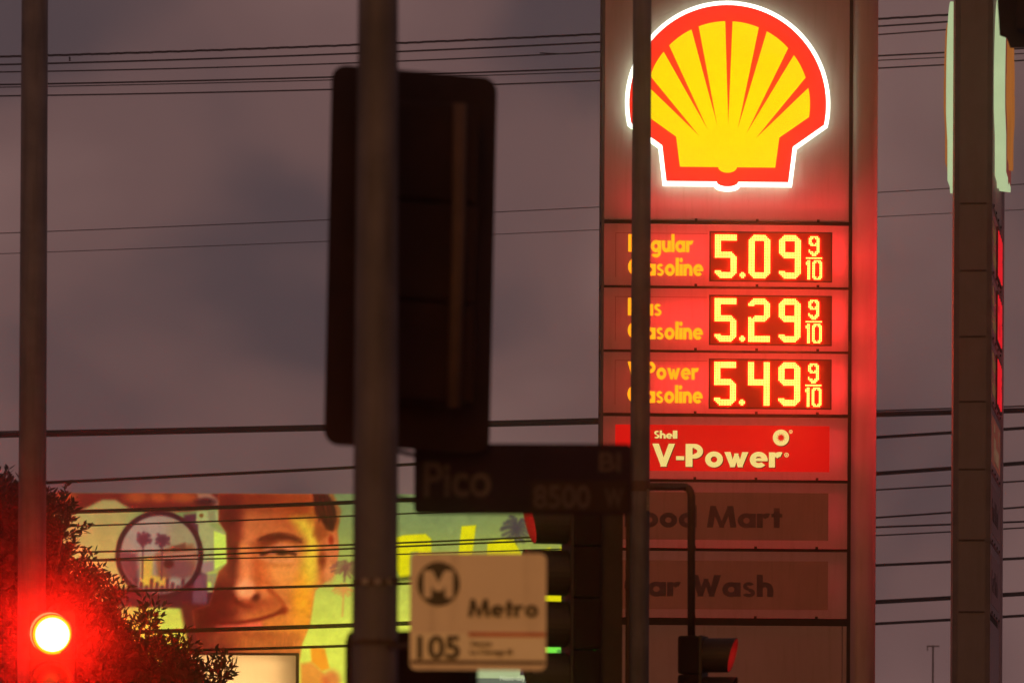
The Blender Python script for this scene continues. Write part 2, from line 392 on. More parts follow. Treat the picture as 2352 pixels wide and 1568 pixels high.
def sign_face(root, dim=False):
    """all the parts of one face, local front at y=FY; returns list of parts (for the rear copy they are turned)"""
    parts = []
    MM = M
    if dim: MM = dict(M, **{k: M['dim_' + k] for k in ('led','white_lit','wall_lit','red_lit','yellow_lit','text_lit','vp_red','vp_text')})
    def B(mb, name, m, parent=None, **k):
        o = mb.build(name, m, parent or root, **k)
        if parent is None: parts.append(o)
        return o
    x0, x1 = lx(1378), lx(1941)
    plates = []
    for i, (t, b) in enumerate(PANELS):
        mb = MB(); mb.sheet(x0, lz(b), x1, lz(t), FY); plates.append(B(mb, 'panel', MM['panel']))
    mb = MB(); mb.sheet(x0, .35, x1 - .05, lz(1433), FY + .004); B(mb, 'base_panel', MM['panel'])
    mb = MB(); mb.sheet(x1 - .044, .35, x1, lz(1433), FY + .004); B(mb, 'base_trim', MM['panel'])
    # recessed dark rails behind the joints
    for (t, b), (t2, b2) in zip(PANELS, PANELS[1:] + [(1433, 0)]):
        mb = MB(); mb.box(x0, FY + .024, lz(t2) - .03, x1, FY + .05, lz(b) + .03); B(mb, 'rail', MM['rail'])
    mb = MB(); mb.box(x1 - .02, FY + .024, .35, lx(1946) + .02, FY + .05, lz(-70)); B(mb, 'rail', MM['rail'])
    for (t, b) in PANELS:
        for k in range(4):
            xx = x0 + (x1 - x0) * (k + .5) / 4
            mb = MB(); mb.box(xx - .014, FY - .012, lz(b) - .004, xx + .014, FY - .001, lz(b) + .022)
            B(mb, 'clip', MM['rail'])
    # round nosed side column
    xa, xb = lx(1946), lx(2008); xm = (xa + xb)/2; hw = (xb - xa)/2
    pro = [(xm + hw*c, FY + .05 - .075*max(0, 1 - abs(c)**4)) for c in np.linspace(-1, 1, 13)]
    mb = MB(); n = len(pro); za, zb_ = .35, lz(-70)
    mb.add([(x, y, za) for x, y in pro] + [(x, y, zb_) for x, y in pro], [(i, i+1, n+i+1, n+i) for i in range(n-1)])
    B(mb, 'column_cover', MM['panel'], smooth=True)
    # price panels
    for i, (yb, names, pr) in enumerate(zip((532.5, 678.4, 824.4), (('Regular', 1583), ('Plus', 1511), ('V-Power', 1597)), PRICES)):
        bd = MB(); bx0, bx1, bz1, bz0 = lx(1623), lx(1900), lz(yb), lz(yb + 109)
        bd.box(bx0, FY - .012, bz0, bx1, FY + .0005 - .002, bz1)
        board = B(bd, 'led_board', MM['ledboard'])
        fr = MB()
        t_ = .014
        for q in ((bx0 - t_, bz0 - t_, bx1 + t_, bz0), (bx0 - t_, bz1, bx1 + t_, bz1 + t_), (bx0 - t_, bz0, bx0, bz1), (bx1, bz0, bx1 + t_, bz1)):
            fr.box(q[0], FY - .02, q[1], q[2], FY - .001, q[3])
        B(fr, 'frame', MM['dark_edge'], board)
        ye = FY - .0125
        for ch, (a, b) in zip((pr[0], pr[2], pr[3]), ((1632.3,1683), (1710,1760.5), (1780,1831))):
            B(dots(digit_bitmap(ch), lx(a), lx(b), lz(yb + 4), lz(yb + 104.3), ye), 'digit', MM['led'], board)
        dt = ["0110","1111","1111","0110"]; dt = np.array([[c == '1' for c in r] for r in dt])
        B(dots(dt, lx(1689.5), lx(1703.5), lz(yb + 90), lz(yb + 104), ye), 'decimal_point', MM['led'], board)
        sm = lambda c: np.array([[q == '1' for q in r] for r in SMALL[c]])
        B(dots(sm('9'), lx(1848.4), lx(1873.7), lz(yb + 6), lz(yb + 52), ye), 'small_digit', MM['led'], board)
        B(dots(np.ones((1,11), bool), lx(1842), lx(1880), lz(yb + 54.5), lz(yb + 58.5), ye), 'fraction_bar', MM['led'], board)
        B(dots(sm('1'), lx(1842), lx(1856), lz(yb + 61), lz(yb + 106), ye), 'small_digit', MM['led'], board)
        B(dots(sm('0'), lx(1857), lx(1880), lz(yb + 61), lz(yb + 106), ye), 'small_digit', MM['led'], board)
        tz = yb + 45.5
        mb = put_text(MB(), names[0], lx(1434), lx(names[1]), lz(tz), 40/PK, FY - .002); B(mb, 'lettering', MM['text_lit'], plates[i+1])
        mb = put_text(MB(), 'Gasoline', lx(1434), lx(1606), lz(tz + 54), 40/PK, FY - .002); B(mb, 'lettering', MM['text_lit'], plates[i+1])
        # faint moulded outline of the letter tray
        tr = MB(); a, b, c, d = lx(1404), lz(yb + 104), lx(1616), lz(yb + 2)
        for q in ((a, d - .006, c, d), (a, b, a + .006, d - .006)): tr.box(q[0], FY - .002, q[1], q[2], FY - .0005, q[3])
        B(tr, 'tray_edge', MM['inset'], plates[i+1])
    # red banner
    mb = MB(); mb.box(lx(1405.5), FY - .006, lz(1079.6), lx(1899), FY - .001, lz(974)); ban = B(mb, 'banner', MM['vp_red'])
    for dz, m_, yy in ((1.6, 'dark_edge', .007), (0, 'vp_text', .010)):
        mb = put_text(MB(), 'V-Power', lx(1492 + dz), lx(1790 + dz), lz(1070 + dz), 52.6/PK, FY - yy, .002, gap=.085); B(mb, 'lettering', MM[m_], ban)
        mb = put_text(MB(), 'Shell', lx(1494.5 + dz*.6), lx(1548 + dz*.6), lz(1005.6 + dz*.6), 17.8/PK, FY - yy, .002, gap=.05); B(mb, 'lettering', MM[m_], ban)
    ex, ez, er = lx(1787), lz(1001.6), 18.8/PK
    mb = MB(); mb.prism(arc(ex + .008, ez - .008, er, er, 0, 360, 32)[:-1], FY - .008, FY - .0065); B(mb, 'emblem_shadow', MM['dark_edge'], ban)
    mb = MB(); mb.prism(arc(ex, ez, er, er, 0, 360, 32)[:-1], FY - .010, FY - .0081); B(mb, 'emblem', MM['vp_text'], ban)
    mb = MB(); star = []
    for k in range(20):
        a = 2*math.pi*(k + (.45 if k % 2 else 0))/20; rr = er*(.58 if k % 2 == 0 else .30); star.append((ex + rr*math.cos(a), ez + rr*math.sin(a)))
    mb.prism(star, FY - .012, FY - .0101); B(mb, 'emblem_star', MM['vp_red'], ban)
    for (px_, py_, r_) in ((1809.5, 987.5, 4.2), (1800, 1041, 5.2)):
        mb = MB(); oo = arc(lx(px_), lz(py_), r_/PK, r_/PK, 0, 360, 18)[:-1]; ii = arc(lx(px_), lz(py_), r_*.68/PK, r_*.68/PK, 0, 360, 18)[:-1]
        mb.strip(oo, ii, FY - .010, FY - .007, closed=True)
        put_text(mb, 'R', lx(px_ - r_*.28), lx(px_ + r_*.36), lz(py_ + r_*.38), r_*.76/PK, FY - .009, .001)
        B(mb, 'registered_mark', MM['vp_text'], ban)
    # unlit service panels, red spill put into their colour
    for (a, b, word, e_, zb, cap, ip) in ((1128, 1237, 'Food Mart', 1790, 1208.6, 49.5, 5), (1284.6, 1396, 'Car Wash', 1770, 1367, 49.5, 6)):
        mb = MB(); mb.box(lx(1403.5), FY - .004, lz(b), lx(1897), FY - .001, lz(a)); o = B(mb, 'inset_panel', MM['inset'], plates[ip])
        mb = put_text(MB(), word, lx(1429), lx(e_), lz(zb), cap/PK, FY - .006, .0015); B(mb, 'lettering', MM['inset_text'], plates[ip])
    # scallop emblem: drum, rim, face, eight rays
    ow = [emb(*p) for p in OUT_W]; orr = [emb(*p) for p in OUT_R]
    base = [emb(735 + (x-735)*.985, 560 + (y-560)*.985) for x, y in OUT_W]
    n = len(ow); ya, yb_ = FY - .105, FY - .001
    mb = MB(); mb.add([(x, ya, z) for x, z in ow] + [(x, yb_, z) for x, z in base], [(i, (i+1) % n, n + (i+1) % n, n + i) for i in range(n)])
    drum = B(mb, 'scallop_emblem', MM['wall_lit'])
    mb = MB(); mb.strip(ow, orr, ya - .012, ya, closed=True); B(mb, 'rim', MM['white_lit'], drum)
    mb = MB(); mb.prism(orr, ya - .016, ya - .002); B(mb, 'red_face', MM['red_lit'], drum)
    tips = [(597,750),(640,724),(683,697),(737,690),(787,700),(833,722),(880,750)]
    tops = [(292,432,316,484)] + [(398,295,425,258),(540,172,578,152),(718,121,758,121),(897,155,938,178),(1055,262,1083,300),(1155,415,1163,472)]
    tops[0] = (308,472,315,415)
    def on(a_): return (735 + 441*math.cos(a_), 560 - 441*math.sin(a_))
    angs = []
    for (xa_, ya_, xb2, yb2) in tops:
        t0 = math.atan2(560 - ya_, xa_ - 735); t1 = math.atan2(560 - yb2, xb2 - 735); angs.append((max(t0, t1), min(t0, t1)))
    low_l = [(1470-1172,627)]; low_r = [(1172,627)]
    yy0, yy1 = ya - .045, ya - .0165
    aL = math.atan2(560-627, (1470-1172)-735) % (2*math.pi); aR = math.atan2(560-627, 1172-735)
    pivot = (737, 800)
    bounds = [(aL, angs[0][0])] + [(angs[i][1], angs[i+1][0]) for i in range(6)] + [(angs[6][1], aR)]
    for i, (s_, e2) in enumerate(bounds):
        pts = [on(a) for a in np.linspace(s_, e2, 8)]
        tl = tips[i-1] if i > 0 else None; tr_ = tips[i] if i < 7 else None
        if i == 0: poly = pts + [tr_, pivot, (1470-1011,739)]
        elif i == 7: poly = pts + [(1011,739), pivot, tl]
        else: poly = pts + [tr_, pivot, tl]
        pp = [emb(*q) for q in poly]
        mb = MB(); mb.prism([emb(737 + (x-737)*.994, 800 + (y-800)*.994) for x, y in poly], yy0, yy1, pp); B(mb, 'ray', MM['yellow_lit'], drum)
    foot_ = [(1470-1011,739), (1470-990,899)] + [(735 + 50*math.cos(t), 899 + 30*math.sin(t)) for t in np.linspace(math.pi, 0, 12)] + [(990,899), (1011,739), (737,800)]
    mb = MB(); mb.prism([emb(*q) for q in foot_], yy0, yy1); B(mb, 'foot', MM['yellow_lit'], drum)
    return parts

def cabinet(root, lit='tube'):
    xa, xb = lx(1374), lx(2008)
    mb = MB(); mb.box(xa, FY + .005, .15, xa + .02, -FY - .005, lz(-72)); mb.build('side_wall', M['side'], root)
    for s in (-1, 1):
        mb = MB(); y0 = s*(-FY) - .05 if s > 0 else FY
        mb.box(xa - .012, min(FY*-s, FY*-s - s*.05), .15, xa - .001, max(FY*-s, FY*-s - s*.05), lz(-72)); mb.build('corner_trim', M['trim'], root)
    mb = MB(); mb.box(xb - .02, FY + .055, .15, xb - .001, -FY - .055, lz(-72)); mb.build('side_wall', M['side'], root)
    mb = MB(); mb.box(xa, FY + .005, lz(-72) + .001, xb, -FY - .005, lz(-72) + .03); mb.build('cap', M['cabinet'], root)
    mb = MB(); mb.box(xa - .15, FY - .15, 0.1, xb + .15, -FY + .15, .34); mb.build('plinth', M['concrete'], root)
    for (t, b) in PANELS:
        mb = MB(); mb.box(xa - .014, FY + .06, lz(b) - .012, xa - .0125 + .012, -FY - .06, lz(b) + .004); mb.build('side_joint', M['rail'], root)
    for yb in (532.5, 678.4, 824.4):  # hidden tubes added for the red glow around the price boards
        mb = MB(); zc = lz(yb + 54); mb.tube([(lx(1490), .04, zc), (lx(1985), .05, zc)], .035, 8); mb.build('backlight_tube', M[lit], root)
    if lit == 'tube':  # further added tubes spread the red up and down the face
        for k_, yc in (('tube_b', 470), ('tube_b', 1026), ('tube_c', 1180), ('tube_d', 1340)):
            mb = MB(); zc = lz(yc); mb.tube([(lx(1420), .06, zc), (lx(1985), .06, zc)], .03, 8); mb.build('backlight_tube', M[k_], root)

base_p = P(1690, HY, PD)
pyl = thing('price_sign', 'tall lit fuel price pylon with scallop emblem facing the camera', 'price sign', (base_p.x, PD - FY + 0.0, 0), R(2.5), 'fuel price pylons')
cabinet(pyl)
sign_face(pyl)
mb = MB(); mb.box(lx(1376), -FY - .024, .35, lx(2006), -FY - .006, lz(-70)); mb.build('back_panel', M['cabinet'], pyl)

pyl2 = thing('price_sign', 'second fuel price pylon seen edge on at right, scallop emblems jutting from both sides', 'price sign', (0,0,0), 0, 'fuel price pylons')
cabinet(pyl2, 'tube_dim')
sign_face(pyl2, True)
rear = sign_face(pyl2, True)
for o in rear: o.matrix_local = Matrix.Rotation(math.pi, 4, 'Z') @ Matrix.Translation((lx(1374) + lx(2008), 0, 0)).inverted() if False else Matrix.Rotation(math.pi, 4, 'Z')
PYAW = R(83.0)
# near narrow side centred at frame x 2234 at distance 60
near = P(2233, 1000, 58.3)
xa = lx(1374)
pyl2.rotation_euler = (0, 0, PYAW)
pyl2.location = (near.x - xa*math.cos(PYAW), near.y - xa*math.sin(PYAW), 0)

# ------------------------------------------------------------------ traffic signals
def visor_mesh(r, top, bot, th=.004, full=False):
    mb = MB(); n = 28; a0, a1 = (-89.5, 269.5) if full else (-62, 242)
    rows = []
    for rr, ofs in ((r, 0), (r - th, 0)):
        for end in (0, 1):
            row = []
            for i in range(n + 1):
                a = R(a0 + (a1 - a0)*i/n)
                L = bot + (top - bot)*(math.sin(a) + 1)/2
                row.append((rr*math.cos(a), -L if end else 0, rr*math.sin(a)))
            rows.append(row)
    v = sum(rows, []); k = n + 1; f = []
    for i in range(n):
        f += [(i, i+1, k+i+1, k+i), (2*k+i, 3*k+i, 3*k+i+1, 2*k+i+1), (k+i, k+i+1, 3*k+i+1, 3*k+i), (i, 2*k+i, 2*k+i+1, i+1)]
    f += [(0, k, 3*k, 2*k), (n, 2*k+n, 3*k+n, k+n)]
    return mb.add(v, f)
def signal(root, n, lit, pitch=.355, lit_mat='lens_lit', top_z=0.0, vis=True, full=False):
    """n sections, first one's centre at top_z, facing -y"""
    h = pitch*.49; r = pitch*.445
    for i in range(n):
        z = top_z - i*pitch
        mb = MB(); mb.box(-h, .0, z - h, h, pitch*.55, z + h); hs = mb.build('housing', M['black'], root, bevel=.02)
        mb = MB(); mb.strip(rrect(-h*.96, z - h*.96, h*.96, z + h*.96, .03), [(r*math.cos(2*math.pi*k/24 + .2), z + r*math.sin(2*math.pi*k/24 + .2)) for k in range(24)], -.02, -.001, closed=True); 
        mb = MB(); mb.prism(rrect(-h*.95, z - h*1.016, h*.95, z + h*1.016, .006), -.022, -.001); mb.build('door', M['black2'], hs)
        ln = MB(); seg = 48; v = [(0, -.045, z)]; f = []
        for q, (rr, yy) in enumerate(((r*.55, -.040), (r*.80, -.029))):
            v += [(rr*math.cos(2*math.pi*k/seg), yy, z + rr*math.sin(2*math.pi*k/seg)) for k in range(seg)]
        f += [(0, 1+k, 1+(k+1) % seg) for k in range(seg)] + [(1+k, 1+seg+k, 1+seg+(k+1) % seg, 1+(k+1) % seg) for k in range(seg)]
        ln.add(v, f); ln.build('lens', M[lit_mat] if i == lit else M['lens_off'], hs, smooth=True)
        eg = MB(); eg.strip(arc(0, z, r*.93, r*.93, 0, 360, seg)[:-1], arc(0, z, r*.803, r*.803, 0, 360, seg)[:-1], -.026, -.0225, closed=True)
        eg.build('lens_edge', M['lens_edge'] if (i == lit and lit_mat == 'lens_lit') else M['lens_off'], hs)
        if vis:
            vo = visor_mesh(r, pitch*.84, pitch*.62, full=full).build('visor', M['black2'], hs); vo.location = (0, -.0225, z)
def tilt(o, rx=0, ry=0): o.rotation_euler = (rx, ry, o.rotation_euler.z)

# left pole with the lit red signal
p = P(70, HY, 43.0); pz_ = lambda D: CAMZ + HY/F*D
lp = thing('signal_pole', 'round steel pole at far left above the lit red traffic light', 'pole', (p.x, 43.0, .13))
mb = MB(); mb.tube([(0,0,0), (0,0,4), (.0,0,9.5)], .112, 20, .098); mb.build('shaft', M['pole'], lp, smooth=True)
mb = MB(); mb.tube([(0,0,0), (0,0,.06)], .19, 16); mb.build('base_plate', M['strap'], lp)
c = P(121, 1457, 42.6)
sg = thing('traffic_signal', 'lit red traffic light at the lower left in front of tree', 'traffic light', c, R(1.5), 'traffic signals at the crossing')
signal(sg, 3, 0)
for zz in (.10, -.55):
    mb = MB(); mb.tube([(-.02,.17,zz), (p.x - c.x + .08, .36, zz)], .024, 8); mb.build('bracket', M['strap'], sg)

# middle pole with a side facing signal and a bracket signal
p = P(1465, HY, 38.5)
mp_ = thing('signal_pole', 'slim steel pole standing in front of the price sign letters', 'pole', (p.x, 38.5, .13))
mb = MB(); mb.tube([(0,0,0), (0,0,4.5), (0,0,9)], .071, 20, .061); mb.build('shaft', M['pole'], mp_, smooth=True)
mb = MB(); mb.tube([(0,0,0), (0,0,.05)], .14, 16); mb.build('base_plate', M['strap'], mp_)
q = P(1489, 1148, 38.43)
stk = MB(); stk.box(-.012, -.006, -.075, .008, -.004, .075); so = stk.build('sticker', M['pole'], mp_); so.location = q - Vector((p.x, 38.5, .13))
font_text('sticker_text', 'CAL 213', .026, M['band'], mp_, q - Vector((p.x, 38.5, .13)) + Vector((.006,-.008,-.07)), rot=(R(90), R(-90), 0))

c4 = P(1308, 1197, 38.6)
s2 = thing('traffic_signal', 'dark signal head with hooded visors pointing left behind the bus stop sign', 'traffic light', c4, R(-79), 'traffic signals at the crossing')
signal(s2, 4, 0, pitch=.349, lit_mat='lens_lit2', full=True)
mb = MB(); mb.tube([(0,.2,.1), (-.02,.42,.1), (-.02,.42,-1.2), (0,.2,-1.2)], .025, 8); mb.build('bracket', M['strap'], s2)
mb = MB(); mb.box(-.05, .19, -2.6, .05, .36, .1); mb.build('terminal_box', M['black2'], s2)
for y_ in (1140, 1640):
    a_ = P(1330, y_, 38.6); inv = Matrix.Rotation(R(79), 4, 'Z')
    mb = MB(); mb.tube([inv @ (a_ - c4), inv @ (Vector((p.x - .03, 38.55, a_.z)) - c4)], .022, 8); mb.build('bracket', M['strap'], s2)

c5 = P(1612, 1504, 40.0)
s3 = thing('traffic_signal', 'small signal head hung from bent pipe in front of the price sign', 'traffic light', c5, R(77.5), 'traffic signals at the crossing')
signal(s3, 3, 0, pitch=.272, lit_mat='lens_lit2', full=True)
br = thing('signal_bracket', 'bent pipe bracket reaching from the slim pole to small signal head', 'bracket', (p.x, 38.5, 0))
a = P(1471, 1117, 38.5); b2 = P(1588, 1117, 39.6); d2 = P(1588, 1462, 40.0)
o0 = Vector((p.x, 38.5, 0)); path = [a - o0 + Vector((.05,0,0)), b2 - o0 - Vector((.06,0,0))]
for t in (20, 45, 70): path.append(b2 - o0 + Vector((-.06 + .06*math.sin(R(t)), 0, -.06 + .06*math.cos(R(t)))))
path += [b2 - o0 + Vector((0,0,-.07)), d2 - o0]
mb = MB(); mb.tube(path, .027, 12); mb.build('pipe', M['strap'], br, smooth=True)
mb = MB(); mb.tube([(0,0,path[0].z - .035), (0,0,path[0].z + .035)], .070, 16); mb.build('clamp', M['strap'], br)

# near pole with large signal seen from behind
p = P(858.5, HY, 20.0)
np_ = thing('street_pole', 'thick blurred steel pole nearest the camera, beside the bus stop sign', 'pole', (p.x, 20.0, .13))
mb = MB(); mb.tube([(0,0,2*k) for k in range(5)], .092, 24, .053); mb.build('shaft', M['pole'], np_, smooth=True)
mb = MB(); mb.tube([(0,0,0), (0,0,.05)], .17, 16); mb.build('base_plate', M['strap'], np_)
for y_ in (1338, 1475):
    z = P(865, y_, 20).z - .13
    mb = MB(); mb.tube([(0,0,z - .008), (0,0,z + .008)], .0835, 24); mb.build('band', M['strap'], np_, smooth=True)
    for k in range(3):
        mb = MB(); xx = -.045 + k*.045; mb.box(xx, -.094, z - .008, xx + .022, -.079, z + .010); mb.build('band_clip', M['band'] if y_ == 1338 else M['strap'], np_)

c = P(950, 400, 20.7)
s4 = thing('traffic_signal', 'large blurred black signal with backplate seen from behind the thick pole', 'traffic light', c, R(180 + 24), 'traffic signals at the crossing')
signal(s4, 3, 0, pitch=.36, lit_mat='lens_off', top_z=.06)
hb = .325
mb = MB(); mb.prism(rrect(-hb, -1.00, hb, .375, .055), -.012, -.002); mb.build('backplate', M['black'], s4)
mb = MB(); mb.tube([(-.085,.215,.235), (-.085,.225,-.3), (-.085,.215,-.86)], .026, 10); mb.build('mounting_tube', M['strap'], s4, smooth=True)
tilt(s4, 0, R(-1.0))
# pedestrian signal behind the near pole
c = P(945, 1450, 20.35)
pd_ = thing('pedestrian_signal', 'dark pedestrian signal box low behind the thick pole and bus sign', 'pedestrian signal', c, R(180 + 3))
mb = MB(); mb.box(-.235, -.10, -.46, .235, .12, 0); mb.build('housing', M['black'], pd_, bevel=.035)
mb = MB(); mb.box(-.215, -.22, -.44, .215, -.102, -.02); mb.build('visor', M['black2'], pd_)
mb = MB(); mb.tube([(.12,.10,-.2), (.12,.30,-.2)], .025, 8); mb.build('bracket', M['strap'], pd_)

# street name sign
c = P(951, 1180, 20.9)
K2 = F/20.9
st = thing('street_name_sign', 'dim dark blue street name sign reading Pico above the bus stop sign', 'street sign', c, R(-1.0))
W2, H2 = 500/K2, 162/K2
mb = MB(); mb.prism(rrect(0, 0, W2, H2, .02), -.006, .006); mb.build('plate', M['street_blue'], st)
mb = MB(); mb.box(268/K2, -.0085, 6/K2, 492/K2, -.0065, 78/K2); mb.build('block_tab', M['street_brown'], st)
font_text('lettering', 'Pico', 110/K2, M['street_text'], st, (22/K2, -.009, 42/K2), width=155/K2, bold=.004)
font_text('lettering', 'Bl', 60/K2, M['street_text'], st, (424/K2, -.009, 100/K2), width=50/K2, bold=.002)
font_text('lettering', '8500', 72/K2, M['street_text'], st, (274/K2, -.011, 16/K2), width=130/K2, bold=.002)
font_text('lettering', 'W', 60/K2, M['street_text'], st, (438/K2, -.011, 18/K2), width=42/K2, bold=.002)
for zz in (30/K2, 135/K2):
    mb = MB(); mb.box(-.10, -.012, zz - .02, .02, .014, zz + .02); 
    mb = MB(); mb.tube([(.005,.0,zz), (-.06,-.2,zz), (p.x - c.x + .06, 20 - 20.9 + .06, zz)], .008, 8); mb.build('bracket', M['strap'], st)

# bus stop sign
c = P(941, 1537, 19.6); K3 = F/19.6
ms = thing('bus_stop_sign', 'cream bus stop sign with round M emblem and route 105', 'bus sign', c, R(1.0))
W3, H3 = 313/K3, 268/K3
mb = MB(); mb.prism(rrect(0, 0, W3, H3, .022), -.004, .004); mb.build('plate', M['metro'], ms)
mb = MB(); mb.box(.005, -.006, 24/K3, W3 - .005, -.0045, 84/K3); mb.build('route_strip', M['metro2'], ms)
mb = MB(); mb.box(.004, -.0075, 14/K3, W3 - .004, -.0045, 21/K3); mb.build('edge_strip', M['strap'], ms)
mb = MB(); mb.box(134/K3, -.0075, 77/K3, W3 - .003, -.0061, 86/K3); mb.build('red_line', M['metro_red'], ms)
mb = MB(); mb.prism(arc(65/K3, 197/K3, 49/K3, 51/K3, 0, 360, 40)[:-1], -.0065, -.0045); mb.build('round_emblem', M['metro_blk'], ms)
mx, mz = 65/K3, 197/K3
mm = MB(); k = 1/K3
for poly in ([(-34,-32),(-16,-32),(-16,30),(-34,30)], [(16,-32),(34,-32),(34,30),(16,30)], [(-34,30),(-14,30),(9,-16),(-9,-16)], [(14,30),(34,30),(9,-16),(-9,-16)]):
    mm.prism([(mx + a*k, mz + b*k) for a, b in poly], -.0095 - .0004*len(mm.v)/8, -.0066)
mm.build('emblem_letter', M['metro'], ms)
put_text(MB(), 'Metro', 134/K3, 294/K3, 122/K3, 41/K3, -.007, .002).build('lettering', M['metro_blk'], ms)
font_text('route_number', '105', 72/K3, M['metro_blk'], ms, (17/K3, -.009, 27/K3), width=98/K3, bold=.003)
font_text('small_lettering', 'Vernon', 17/K3, M['strap'], ms, (138/K3, -.009, 55/K3), width=50/K3, bold=.0004)
font_text('small_lettering', 'La Cienega Bl', 17/K3, M['strap'], ms, (138/K3, -.009, 36/K3), width=98/K3, bold=.0004)
for zz in (60/K3, 215/K3):
    mb = MB(); mb.tube([(.06,.006,zz), (.03,.05,zz), (p.x - c.x + .05, .35, zz)], .008, 8); mb.build('bracket', M['strap'], ms)

# dark backplate at the upper right corner
c = P(2296, 98, 40.0)
s5 = thing('traffic_signal', 'black signal backplate cutting into the top right corner', 'traffic light', (c.x, 40.0, c.z), R(180 - 12), 'traffic signals at the crossing')
mb = MB(); mb.prism([(.02,.34),(.0,.05),(-.05,.03),(-.075,-.04),(-.6,-.04),(-.6,1.3),(.09,1.3)], -.012, -.002); mb.build('backplate', M['black'], s5)
for i in range(3):
    mb = MB(); mb.box(-.49, .0, .06 + i*.355, -.14, .2, .40 + i*.355); hs = mb.build('housing', M['black'], s5, bevel=.02)
    vo = visor_mesh(.15, .28, .2).build('visor', M['black2'], hs); vo.location = (-.315, -.013, .23 + i*.355)
ma = thing('mast_arm', 'steel mast arm carrying the corner signal beyond the right edge', 'mast arm', (c.x + 3.2, 40.2, 0))
mb = MB(); mb.tube([(0,0,0), (0,0,4), (0,0,c.z + 1.2)], .13, 16, .1); mb.build('post', M['pole'], ma, smooth=True)
mb = MB(); mb.tube([(-.05,.0,c.z + .7), (-3.0,.0,c.z + .75)], .07, 12); mb.build('arm', M['pole'], ma, smooth=True)

# ------------------------------------------------------------------ overhead cables
CAB = [ # three frame points, thickness (frame px), distance, label
 ((0,131),(1372,79),(2170,35), 4.6, 82, 'topmost overhead cable, lumpy and dark, across the upper sky'),
 ((0,149),(1372,98),(2170,51), 3.8, 82.6, 'second overhead cable from the top across the upper sky'),
 ((0,166),(1372,120),(2170,69), 3.0, 83.2, 'third overhead cable from the top across the upper sky'),
 ((0,195),(1372,157),(2175,121), 3.6, 82, 'fourth overhead cable from the top, upper one of a close pair'),
 ((0,201),(1372,165),(2175,132), 2.2, 82.6, 'thin fifth overhead cable from the top, lower one of a close pair'),
 ((0,221),(1372,186),(2175,149), 3.2, 83.2, 'sixth overhead cable from the top, lowest of the upper bundle'),
 ((0,536),(1372,476),(2180,433), 1.8, 84, 'hair thin cable crossing the empty mid sky, upper of two'),
 ((0,583),(1372,528),(2180,490), 1.5, 84.4, 'hair thin cable crossing the empty mid sky, lower of two'),
 ((0,999),(1300,970),(2175,947), 11.0, 78, 'thick cable just above the street name sign'),
 ((0,991),(1300,963),(2175,938), 3.0, 78.5, 'thin cable riding along the thick cable above the street name sign'),
 ((0,1113),(812,1073),(2175,994), 6.5, 79, 'cable just above the billboard top edge'),
 ((0,1179),(812,1153),(2175,1076), 8.5, 79.5, 'thick cable across the forehead of the billboard face'),
 ((0,1213),(812,1184),(2175,1115), 3.4, 80, 'thin cable above the eyebrow of the billboard face'),
 ((0,1270),(812,1250),(2175,1177), 4.0, 78.4, 'cable across the eye of the billboard face, upper of three'),
 ((0,1295),(812,1259),(2175,1204), 4.0, 78.8, 'cable across the eye of the billboard face, middle of three'),
 ((0,1290),(812,1275),(2175,1221), 3.0, 79.2, 'thin cable under the eye of the billboard face, lowest of three'),
 ((0,1362),(812,1343),(2175,1290), 5.8, 79.8, 'cable across the nose of the billboard face'),
 ((0,1458),(812,1435),(2175,1373), 9.0, 78.2, 'thick cable across the lips of the billboard face'),
 ((0,1502),(812,1482),(2175,1423), 6.0, 78.8, 'lowest cable, just over the cream lightbox'),
]
XL, XR = -2100, 4500
cable_ends = []
for i, (a, b, c, th, D, lab) in enumerate(CAB):
    co = np.polyfit([a[0], b[0], c[0]], [a[1], b[1], c[1]], 2)
    pts = []
    for x in np.linspace(XL, XR, 90):
        y = np.polyval(co, x); pts.append(P(x, y, D))
    if i == 0:
        pts2 = []
        for x in np.linspace(XL, XR, 900):
            q = P(x, np.polyval(co, x), D); q.z += .0016*math.sin(x*.071) + .0022*math.sin(x*.193 + 1) + .0018*math.sin(x*.47); pts2.append(q)
        pts = pts2
    org = pts[len(pts)//2].copy(); mb = MB(); mb.tube([q - org for q in pts], th/2*D/F*1.1, 6)
    o = mb.build('overhead_cable', M['wire'], smooth=True); o.location = org
    tag(o, lab, 'cable', 'overhead cables')
    cable_ends.append((pts[0], pts[-1]))
o = tag(MB().tube([P(160,131,81.95), P(160.5,141,81.95)], .012, 6).build('cable_tag', M['wire']), 'tiny tag hanging from the topmost cable near the left pole', 'cable tag')
loop = [P(x, 122 + 3.5*math.sin((x - 1240)/125*math.pi) + (x-1240)*-.02, 83.1) for x in np.linspace(1240, 1372, 14)]
tag(MB().tube(loop, .009, 6).build('slack_wire', M['wire']), 'slack bit of wire drooping under third cable beside the price sign', 'wire')
for side, lab in ((0, 'wooden utility pole holding the cables beyond the left edge'), (1, 'wooden utility pole holding the cables beyond the right edge')):
    xs = [e_[side].x for e_ in cable_ends]; zs = [e_[side].z for e_ in cable_ends]
    x0 = sum(xs)/len(xs)
    up = thing('utility_pole', lab, 'utility pole', (x0, 80.8, 0), 0, 'utility poles')
    mb = MB(); mb.tube([(0,0,0), (0,0,7), (0,0,max(zs) + .6)], .19, 14, .13); mb.build('shaft', M['wood'], up, smooth=True)
    for z in sorted(set(round(q*1.2)/1.2 for q in zs)):
        mb = MB(); mb.box(-.06, -3.3, z - .06, .06, 4.1, z + .06); mb.build('crossarm', M['wood'], up)

